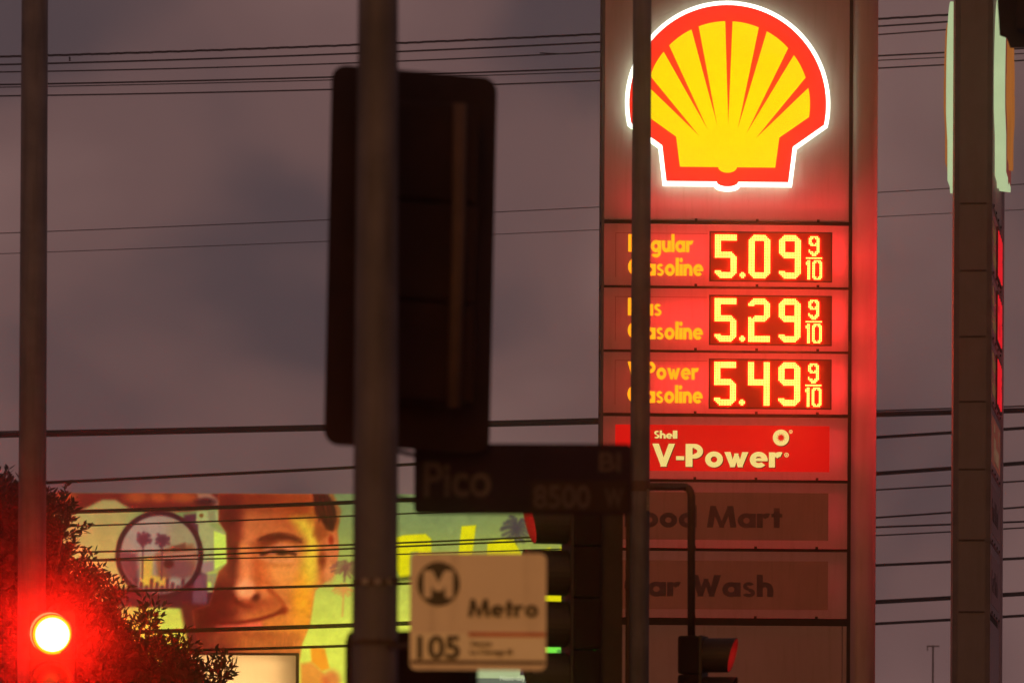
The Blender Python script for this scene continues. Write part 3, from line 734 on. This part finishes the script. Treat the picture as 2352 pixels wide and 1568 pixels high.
# ------------------------------------------------------------------ billboard with a printed face
BD = 100.0; BK = F/BD
bx0, bx1, by0, by1 = 40, 1700, 1130, 1690
bo = P(bx0, by1, BD)
NX, NY = 760, 250
gx = np.linspace(bx0, bx1, NX); gy = np.linspace(by1, by0, NY)
X, Y = np.meshgrid(gx, gy)
def sst(d, s): return np.clip(.5 - d/(2*s), 0, 1)**2*(3 - 2*np.clip(.5 - d/(2*s), 0, 1))
def ell(cx, cy, rx, ry, s=3, rot=0):
    c_, s_ = math.cos(R(rot)), math.sin(R(rot)); u = (X-cx)*c_ + (Y-cy)*s_; v = -(X-cx)*s_ + (Y-cy)*c_
    return sst((np.sqrt((u/rx)**2 + (v/ry)**2) - 1)*min(rx, ry), s)
def pol(pts, s=3):
    d = np.full(X.shape, 1e9); inside = np.zeros(X.shape, bool); n = len(pts)
    for i in range(n):
        (xa_, ya_), (xb_, yb_) = pts[i], pts[(i+1) % n]
        ex, ey = xb_-xa_, yb_-ya_; t = np.clip(((X-xa_)*ex + (Y-ya_)*ey)/(ex*ex + ey*ey + 1e-9), 0, 1)
        d = np.minimum(d, np.hypot(X-xa_-t*ex, Y-ya_-t*ey))
        cond = ((ya_ > Y) != (yb_ > Y)); inside ^= cond & (X < ex*(Y-ya_)/(ey if abs(ey) > 1e-9 else 1e-9) + xa_)
    return sst(np.where(inside, -d, d), s)
def lin_(pts, w_, s=3):
    d = np.full(X.shape, 1e9)
    for (xa_, ya_), (xb_, yb_) in zip(pts, pts[1:]):
        ex, ey = xb_-xa_, yb_-ya_; t = np.clip(((X-xa_)*ex + (Y-ya_)*ey)/(ex*ex + ey*ey + 1e-9), 0, 1)
        d = np.minimum(d, np.hypot(X-xa_-t*ex, Y-ya_-t*ey))
    return sst(d - w_, s)
C = np.zeros((*X.shape, 3))
def paint(mask, col, a=1.0):
    global C
    m_ = (mask*a)[..., None]; C = C*(1 - m_) + np.asarray(col, float)*m_
ty = np.clip((Y - 1130)/330, 0, 1)[..., None]
C = (1-ty)*np.array([112,120,72.]) + ty*np.array([212,214,76.])
paint(ell(980,1180,140,50,50), (118,132,84), .6)
# pale left sky
paint(pol([(40,1130),(300,1130),(300,1420),(40,1420)], 40), (176,146,84), .7)
paint(ell(170,1330,130,70,50), (196,164,86), .8)
# hand and fingers along the top
paint(pol([(40,1130),(500,1130),(520,1160),(430,1172),(330,1174),(296,1166),(262,1146),(232,1146),(205,1160),(180,1172),(60,1172)], 5), (104,30,22))
for fx, fw in ((150,24),(312,26),(362,20),(420,34)): paint(ell(fx,1140,fw,12,9), (164,74,30), .9)
paint(pol([(450,1130),(480,1130),(505,1150),(500,1160),(455,1150)], 5), (176,130,96), .7)
paint(ell(470,1150,22,9,6), (60,20,22))
# camera body
paint(pol([(262,1350),(490,1340),(500,1385),(420,1394),(250,1390)], 4), (78,16,32))
paint(pol([(420,1180),(470,1175),(470,1380),(440,1380)], 5), (86,34,46))
paint(pol([(449,1172),(503,1170),(505,1197),(447,1200)], 3), (160,160,96)); paint(ell(460,1181,5,5,2), (120,80,30)); paint(pol([(474,1172),(492,1170),(494,1196),(476,1196)], 4), (128,118,76), .8)
paint(pol([(452,1200),(472,1198),(516,1223),(518,1290),(488,1306),(462,1312),(456,1260)], 3), (156,152,92)); paint(pol([(489,1216),(517,1226),(518,1290),(490,1305)], 2), (196,212,80))
paint(pol([(455,1290),(489,1285),(489,1306),(465,1316)], 5), (146,112,100)); paint(pol([(472,1316),(496,1314),(497,1356),(474,1358)], 3), (140,134,84)); paint(ell(478,1340,6,7,3), (190,205,80))
paint(pol([(446,1318),(474,1316),(474,1390),(440,1390)], 4), (112,66,72))
# round lens with a reflected street
paint(ell(364,1272,101,101,3), (58,10,24))
paint(ell(364,1272,89,90,4), (150,126,100))
inn = ell(364,1272,88,89,3)
paint(inn*ell(330,1225,70,50,30), (158,132,112), .7); paint(inn*ell(420,1230,40,40,25), (142,130,84), .8)
paint(inn*pol([(270,1262),(312,1268),(318,1330),(300,1350),(270,1345)], 8), (104,50,52), .9)
paint(inn*pol([(355,1270),(392,1252),(440,1248),(450,1270),(445,1320),(360,1330)], 7), (140,78,46), .9)
paint(inn*pol([(392,1254),(424,1243),(425,1262),(398,1268)], 4), (96,48,34), .8)
paint(inn*pol([(365,1268),(445,1262),(446,1284),(372,1288)], 5), (176,118,92), .8)
paint(inn*pol([(322,1276),(350,1276),(348,1318),(382,1326),(380,1346),(322,1344)], 5), (196,158,64)); paint(inn*ell(340,1335,16,12,8), (208,168,58))
paint(inn*ell(410,1305,32,24,12), (116,66,64), .9); paint(inn*ell(385,1292,12,10,5), (70,20,22)); paint(inn*ell(400,1332,14,10,6), (160,146,120), .6)
for px_, py_, rr in ((327,1236,16),(371,1238,15)):
    pr_ = random.Random(int(px_))
    for k in range(12):
        a = R(k*30 + pr_.uniform(-10, 10)); q = rr*pr_.uniform(.7, 1.15)
        paint(inn*lin_([(px_,py_), (px_ + q*math.cos(a), py_ + q*.95*math.sin(a))], 3.2, 3.5), (88,34,44), .9)
    paint(inn*lin_([(px_,py_), (px_ - 2, py_ + 90)], 1.8, 2.5), (98,44,50))
for k in range(14): paint(inn*lin_([(285 + k*12, 1362), (287 + k*12, 1338 + 9*math.sin(k*2.1))], 4, 4), (88,26,36), .9)
paint(pol([(412,1384),(530,1384),(530,1510),(440,1510),(425,1450)], 8), (84,22,24))
# face
face = pol([(500,1130),(745,1130),(772,1190),(776,1260),(764,1318),(722,1352),(710,1430),(692,1475),(680,1560),(690,1690),(470,1690),(455,1480),(440,1400),(480,1386),(500,1310),(520,1290),(518,1220),(500,1195)], 4)
paint(face, (180,94,44))
F_ = lambda m_, c_, a_=1.0: paint(face*m_, c_, a_)
F_(ell(590,1140,150,40,40), (122,46,22), .9); F_(ell(690,1160,60,40,36), (150,66,26), .8); F_(ell(580,1200,60,26,30), (176,98,50), .7); F_(ell(516,1180,34,60,26), (104,36,22), .9)
F_(ell(532,1262,20,95,24), (86,28,22), .95); F_(ell(545,1235,16,14,14), (120,48,26), .8)
F_(pol([(430,1370),(500,1320),(532,1345),(556,1394),(530,1425),(500,1450),(430,1490)], 32), (88,24,20), .97)
F_(ell(566,1300,17,78,16, 3), (226,128,68), .95); F_(ell(562,1350,22,22,14), (246,152,92), .95); F_(ell(556,1262,9,18,8), (214,128,60), .8)
F_(ell(602,1318,18,50,16,-14), (188,84,36), .85); F_(ell(660,1304,46,44,34), (216,136,62), .85); F_(ell(690,1345,40,30,26), (222,136,52), .6)
F_(ell(572,1386,46,12,14), (136,52,26), .9); F_(ell(588,1368,12,7,6,-38), (78,22,16), .97); F_(lin_([(530,1362),(542,1380),(560,1389),(574,1390)], 4, 6), (96,28,18), .95)
F_(ell(605,1356,12,16,9), (222,128,66), .6); F_(ell(610,1392,50,12,14), (170,80,40), .7)
F_(pol([(590,1236),(612,1226),(640,1221),(672,1228),(692,1242),(664,1238),(636,1238),(606,1246)], 9), (82,32,18), .97); F_(ell(606,1246,22,10,12), (112,44,22), .8)
F_(lin_([(610,1260),(640,1250),(678,1258)], 5, 7), (206,120,76), .8); F_(lin_([(598,1270),(624,1262),(648,1262),(676,1269)], 3.6, 4), (62,20,16), .97); F_(ell(645,1266,12,5.5,3.5), (46,16,16), .95); F_(ell(622,1267,8,3,3), (176,96,70), .8)
F_(lin_([(592,1276),(620,1284),(668,1284)], 3, 7), (212,130,78), .7); F_(lin_([(610,1292),(640,1296),(672,1292)], 2, 7), (178,96,44), .5)
F_(pol([(668,1188),(702,1184),(724,1225),(726,1330),(700,1356),(688,1300),(702,1240)], 16), (208,166,50), .97); F_(ell(716,1262,8,60,10), (214,178,52), .7)
F_(ell(694,1400,24,70,20), (230,150,34), .95); F_(ell(655,1440,60,40,34), (216,130,46), .7)
F_(lin_([(616,1350),(634,1362),(648,1378),(656,1394)], 3.5, 8), (152,56,24), .9); F_(lin_([(630,1352),(648,1368),(662,1390)], 3, 9), (228,142,66), .5)
F_(lin_([(490,1427),(545,1427),(590,1420),(628,1408),(648,1398)], 3.6, 6), (104,26,18), .97); F_(ell(650,1398,8,8,8), (126,40,20), .8)
F_(lin_([(500,1440),(550,1438),(596,1431)], 5, 8), (224,88,66), .85); F_(ell(560,1456,60,6,8), (140,58,30), .7); F_(ell(580,1474,70,14,18), (200,112,50), .6)
F_(pol([(480,1452),(700,1444),(690,1500),(470,1500)], 14), (184,102,42), .5); F_(ell(490,1490,50,40,34), (110,42,28), .8)
for k in range(40): F_(lin_([(512 + k*4.4, 1450 + 3*math.sin(k*1.7)), (511 + k*4.4, 1472 + 8*math.sin(k*3.0))], .9, 2.2), (146,68,30), .45)
# hair and ear
paint(pol([(716,1130),(752,1130),(770,1160),(776,1195),(762,1216),(745,1212),(735,1190),(722,1175)], 5), (66,22,16)); paint(lin_([(758,1132),(776,1170),(770,1206)], 5, 5), (150,78,32), .8)
paint(pol([(722,1195),(745,1205),(752,1225),(730,1240),(716,1225)], 8), (140,66,28), .8)
paint(ell(757,1272,17,52,4,6), (190,102,54)); paint(ell(758,1236,6,11,4), (150,46,20)); paint(ell(738,1282,8,16,7), (120,44,20), .9); paint(ell(757,1308,12,28,9,14), (206,124,66), .8)
for k in range(34):
    x0_ = 722 + random.random()*40; y0_ = 1130 + random.random()*30
    paint(lin_([(x0_, y0_), (x0_ + 4 + random.random()*6, y0_ + 20), (x0_ + 6 + random.random()*8, y0_ + 38)], .9, 1.8), random.choice([(120,58,26),(44,14,12),(90,36,20)]), .55)
for k in range(30):
    x0_ = 592 + k*3.3; y0_ = 1240 - 16*math.sin((k + 3)/33*math.pi)
    paint(lin_([(x0_, y0_ + 3), (x0_ + 5, y0_ - 5)], .7, 1.5), (58,20,14), .6)
# collar
paint(pol([(712,1480),(745,1485),(756,1530),(738,1536),(715,1515)], 4), (240,146,34)); paint(pol([(690,1520),(715,1515),(740,1538),(760,1568),(770,1690),(690,1690)], 6), (222,140,52)); paint(ell(760,1558,20,24,10), (212,80,44), .7)
# palms on the print
def palm(px_, py_, rr, col, trunk, a_=.85):
    pr_ = random.Random(int(px_))
    for k in range(17):
        a = R(k*21.2 + pr_.uniform(-8, 8)); q = rr*pr_.uniform(.6, 1.05)
        paint(lin_([(px_,py_), (px_ + q*.55*math.cos(a), py_ + q*.5*math.sin(a) - 2), (px_ + q*math.cos(a), py_ + q*.62*math.sin(a) + rr*.06)], rr*.075, rr*.09), col, a_)
    paint(lin_([(px_,py_), (px_ - 3, py_ + trunk)], rr*.07, 3), col, a_)
palm(792,1300,34,(120,70,58),30,.75); palm(788,1350,26,(206,136,66),60,.8); palm(1183,1206,48,(72,56,60),75)
# painted script letters
YEL = (216,202,0)
paint(pol([(905,1230),(925,1224),(975,1221),(988,1232),(990,1330),(956,1330),(957,1262),(941,1262),(940,1320),(918,1322),(905,1300)], 2.5), YEL)
paint(pol([(1058,1203),(1091,1200),(1078,1300),(1047,1302)], 2.5), YEL)
paint(pol([(1118,1240),(1150,1232),(1178,1234),(1196,1268),(1200,1330),(1112,1330)], 2.5), YEL)
paint(pol([(1235,1262),(1262,1250),(1262,1330),(1225,1340)], 2.5), YEL); paint(pol([(1284,1250),(1345,1240),(1350,1330),(1280,1330)], 2.5), YEL)
paint(pol([(1200,1350),(1306,1342),(1300,1392),(1200,1392)], 3), YEL)
paint(pol([(1255,1440),(1400,1440),(1400,1560),(1255,1560)], 8), (120,222,70)); paint(ell(1285,1490,7,6,3), (80,140,60)); paint(pol([(1298,1475),(1310,1475),(1310,1500),(1298,1500)], 3), (130,160,100))
def blurnoise(nx, ny):
    g_ = rng.normal(0, 1, (ny, nx)); yi = np.linspace(0, ny - 1.001, NY); xi = np.linspace(0, nx - 1.001, NX)
    y0_, x0_ = yi.astype(int), xi.astype(int); fy, fx = (yi - y0_)[:, None], (xi - x0_)[None]
    fy, fx = fy*fy*(3 - 2*fy), fx*fx*(3 - 2*fx)
    a_ = g_[np.ix_(y0_, x0_)]; b_ = g_[np.ix_(y0_, x0_ + 1)]; c_ = g_[np.ix_(y0_ + 1, x0_)]; d_ = g_[np.ix_(y0_ + 1, x0_ + 1)]
    return (a_*(1-fx) + b_*fx)*(1-fy) + (c_*(1-fx) + d_*fx)*fy
tex = blurnoise(60, 22)*.016 + blurnoise(150, 55)*.014 + blurnoise(330, 110)*.012
C = C*(1 + tex[..., None]*(1 + .8*face[..., None]))
mean_ = np.array([132., 104., 58.]); C = mean_ + (C - mean_)*(1.13 + .14*face[..., None])
C += rng.normal(0, 2.2, C.shape[:2])[..., None] + rng.normal(0, 2.0, C.shape)
CL = lin(np.clip(C, 2, 250)).reshape(-1, 3)
bb = thing('billboard', 'large lit billboard printed with a smiling face and a round lens', 'billboard', (bo.x, BD, 0))
hm, wm = (by1 - by0)/BK, (bx1 - bx0)/BK; zb = bo.z
vx = (X - bx0).ravel()/BK; vz = (by1 - Y).ravel()/BK + zb
me = bpy.data.meshes.new('print')
idx = np.arange(NX*NY).reshape(NY, NX)
quads = np.stack([idx[:-1,:-1], idx[:-1,1:], idx[1:,1:], idx[1:,:-1]], -1).reshape(-1, 4)
me.from_pydata(np.stack([vx, np.zeros_like(vx), vz], 1).tolist(), [], quads.tolist())
at = me.color_attributes.new('ink', 'FLOAT_COLOR', 'POINT')
at.data.foreach_set('color', np.concatenate([CL, np.ones((len(CL), 1))], 1).astype(np.float32).ravel())
m = bpy.data.materials.new('printed_vinyl'); m.use_nodes = True; t = m.node_tree; t.nodes.clear()
o_ = N(t, 'ShaderNodeOutputMaterial'); e_ = N(t, 'ShaderNodeEmission'); ca = N(t, 'ShaderNodeAttribute', attribute_name='ink'); e_.inputs['Strength'].default_value = 1.06
t.links.new(ca.outputs['Color'], e_.inputs['Color']); t.links.new(e_.outputs[0], o_.inputs[0])
me.materials.append(m); po = bpy.data.objects.new('print', me); COL.objects.link(po); po.parent = bb
mb = MB(); mb.box(-.05, .01, zb - .1, wm + .05, .4, zb + hm - .004); mb.build('backing', M['steel'], bb)
for k in (.2, .5, .8):
    mb = MB(); mb.tube([(wm*k, .7, 0), (wm*k, .7, zb + hm*.6)], .16, 12); mb.build('post', M['steel'], bb)
for k in range(2):
    mb = MB(); mb.box(0, .41, zb + .3 + k*hm*.5, wm, .6, zb + .42 + k*hm*.5); mb.build('beam', M['steel'], bb)

# small cream lightbox in front of the billboard
LD = 88.0; LKK = F/LD; o0 = P(400, 1640, LD)
lb = thing('lightbox_sign', 'glowing cream lightbox with dark frame under the billboard face', 'lightbox', (o0.x, LD, 0))
wx, hz, zb = 285/LKK, 143/LKK, o0.z
M['lb_face'] = trans_mat('lightbox_face', (.55,.5,.42), .7, (1,.93,.80), var=.06)
M['lb_lamp'] = emat('lightbox_lamp', (1.0,.66,.30), 24.0, var=0)
mb = MB(); mb.box(.03, 0, zb + .03, wx - .03, .008, zb + hz - .03); mb.build('face', M['lb_face'], lb)
for q in ((0,zb,wx,zb+.04),(0,zb+hz-.04,wx,zb+hz),(0,zb+.04,.04,zb+hz-.04),(wx-.04,zb+.04,wx,zb+hz-.04)):
    mb = MB(); mb.box(q[0], -.02, q[1], q[2], .3, q[3]); mb.build('frame', M['steel'], lb)
mb = MB(); mb.box(.01, .301, zb + .01, wx - .01, .32, zb + hz - .01); mb.build('back', M['steel'], lb)
for k in range(3):
    z = zb + hz*(.2 + .3*k); mb = MB(); mb.tube([(.2,.18,z), (wx - .25,.18,z)], .03, 8); mb.build('lamp_tube', M['lb_lamp'], lb)
for k in (.2, .8):
    mb = MB(); mb.tube([(wx*k,.16,0),(wx*k,.16,zb + .02)], .06, 10); mb.build('post', M['steel'], lb)

# pale poster under the bus stop sign
ND = 84.0; NK = F/ND; o0 = P(1060, 1640, ND)
pb = thing('poster_panel', 'pale poster with grey band peeking out under the bus stop sign', 'poster', (o0.x, ND, 0))
zb = o0.z; wx = 185/NK
M['pp1'] = emat('poster_pale', lin((176,190,140)), 1.0, var=.08); M['pp2'] = emat('poster_grey', lin((96,102,90)), 1.0, var=.08); M['pp3'] = emat('poster_text', lin((206,214,176)), 1.0, var=0); M['pp4'] = emat('poster_dark', lin((66,44,56)), 1.0, var=0)
gy_ = lambda y: zb + (1640 - y)/NK
mb = MB(); mb.box(0, 0, gy_(1556), wx, .02, gy_(1490)); mb.build('upper_field', M['pp1'], pb)
mb = MB(); mb.box(0, 0, gy_(1640), wx, .02, gy_(1556.3)); mb.build('lower_field', M['pp2'], pb)
mb = MB(); mb.prism([(134/NK, gy_(1549)), (146/NK, gy_(1549)), (143/NK, gy_(1510)), (136/NK, gy_(1510))], -.004, -.001); mb.build('figure', M['pp4'], pb)
font_text('lettering', 'Next-day for h', 16/NK, M['pp3'], pb, (88/NK, -.004, gy_(1561)), width=92/NK, bold=.001)
mb = MB(); mb.box(-.03, .021, zb - .03, wx + .03, .2, gy_(1487)); mb.build('backing', M['steel'], pb)
for k in (.2, .8):
    mb = MB(); mb.tube([(wx*k,.12,0),(wx*k,.12,zb)], .05, 10); mb.build('post', M['steel'], pb)

# roof antenna far off
a = P(2143, 1481, 125)
an = thing('antenna_mast', 'thin faint antenna mast low between the two price signs', 'antenna', (a.x, 125, 0))
mb = MB(); mb.tube([(0,0,0), (0,0,a.z)], .03, 8, .02); mb.build('mast', M['steel'], an)
mb = MB(); mb.tube([(-.14,0,a.z - .02), (.14,0,a.z - .02)], .015, 6); mb.build('crossbar', M['steel'], an)
mb = MB(); mb.tube([(-.12,0,a.z - .02), (-.12,0,a.z - .12)], .012, 6); mb.build('element', M['steel'], an)

# ------------------------------------------------------------------ tree behind the red light
TD = 70.0; TK = F/TD
root = P(40, HY, TD)
tr = thing('street_tree', 'dark leafy tree behind the lit red traffic light', 'tree', (root.x, TD, .13))
def TL(px, py, dy=0): q = P(px, py, TD); return Vector((q.x - root.x, dy, q.z - .13))
top = TL(60, 1400)
mb = MB(); mb.tube([(0,0,0), (.05,.05,1.0), (-.02,0,2.2)], .17, 12, .12)
mb.build('trunk', M['bark'], tr, smooth=True)
# clumps: frame centre, radius (frame px)
BL = [(-70,1185,105,1),(5,1185,100,1),(65,1225,85,1),(92,1278,75,1),(30,1330,140,1),(95,1400,110,1),(146,1225,22,.3),(158,1365,56,.7),(185,1420,66,.8),(215,1350,20,.2),(195,1320,22,.2),(250,1378,22,.2),(222,1475,70,.8),(272,1440,26,.25),(292,1515,55,.7),(325,1470,24,.25),(365,1535,48,.6),(340,1428,13,.2),(60,1500,180,1),(220,1560,130,1),(-80,1400,150,1),(395,1500,22,.25),(430,1568,38,.5),(508,1552,18,.2),(170,1600,190,1),(400,1605,78,1),(136,1172,20,.2),(482,1588,32,.4),(430,1520,14,.2)]
lv = []; lf = []
def leaf(pos, d, L, wd):
    d = d.normalized(); s_ = d.cross(Vector((random.gauss(0,1), random.gauss(0,1), random.gauss(0,1)))).normalized()*wd
    o_ = len(lv); up = d.cross(s_).normalized()*wd*.25
    lv.extend([tuple(pos), tuple(pos + d*L*.35 + s_ + up), tuple(pos + d*L), tuple(pos + d*L*.35 - s_ + up), tuple(pos + d*L*.72 + s_*.62), tuple(pos + d*L*.72 - s_*.62)])
    lf.extend([(o_, o_+1, o_+3), (o_+1, o_+4, o_+5, o_+3), (o_+4, o_+2, o_+5)])
branches = MB()
for (px_, py_, r_, den) in BL:
    dep = random.uniform(-.5, .5); c_ = TL(px_, py_, dep); rm = r_/TK
    branches.tube([Vector((-.02,0,2.0)), (Vector((-.02,0,2.0)) + c_)/2 + Vector((random.uniform(-.1,.1), random.uniform(-.1,.1), .12)), c_], .05, 6, .012)
    nsh = int((26 + 210*rm)*max(den, .45))
    for k in range(nsh):
        v = Vector((random.gauss(0,1), random.gauss(0,1)*.9, random.gauss(0,1))).normalized()
        st_ = c_ + v*rm*random.uniform(.35, .80)
        dr = (v*.7 + Vector((random.gauss(0,.25), random.gauss(0,.25), .75 + random.gauss(0,.2)))).normalized()
        Ls = random.uniform(.14, .34)
        if k % 3 == 0: branches.tube([st_, st_ + dr*Ls], .004, 4, .002)
        nl = int(Ls/.031)
        for q in range(nl):
            f_ = q/nl; a = q*2.4 + random.random()
            b1 = dr.cross(Vector((0,1,.3))).normalized(); b2_ = dr.cross(b1)
            ld = (dr*.9 + (b1*math.cos(a) + b2_*math.sin(a))*.9)
            leaf(st_ + dr*Ls*f_, ld, random.uniform(.085,.13), random.uniform(.015,.023))
    for k in range(int(5200*rm*rm*den*den)):
        v = Vector((random.gauss(0,1), random.gauss(0,1), random.gauss(0,1))).normalized()*rm*random.random()**.5*.8
        leaf(c_ + v, Vector((random.gauss(0,1), random.gauss(0,1), random.gauss(.4,1))), random.uniform(.09,.14)*(.8 + .4*den), random.uniform(.022,.036)*(.7 + .5*den))
branches.build('limbs', M['bark'], tr)
me = bpy.data.meshes.new('crown'); me.from_pydata(lv, [], lf); me.materials.append(M['leaf'])
co_ = bpy.data.objects.new('crown', me); COL.objects.link(co_); co_.parent = tr

# ------------------------------------------------------------------ scattering volume added for the halo around the lit red lens
hz_ = MB(); hz_.box(-75, -6, -1.0, 75, 135, 20)
m = bpy.data.materials.new('damp_air'); m.use_nodes = True; t = m.node_tree; t.nodes.clear()
o_ = N(t, 'ShaderNodeOutputMaterial'); pv = N(t, 'ShaderNodeVolumePrincipled')
pv.inputs['Color'].default_value = (.96,.95,.95,1); pv.inputs['Density'].default_value = 0.0018; pv.inputs['Anisotropy'].default_value = 0.990
t.links.new(pv.outputs[0], o_.inputs['Volume'])
tag(hz_.build('haze', m), kind='stuff')
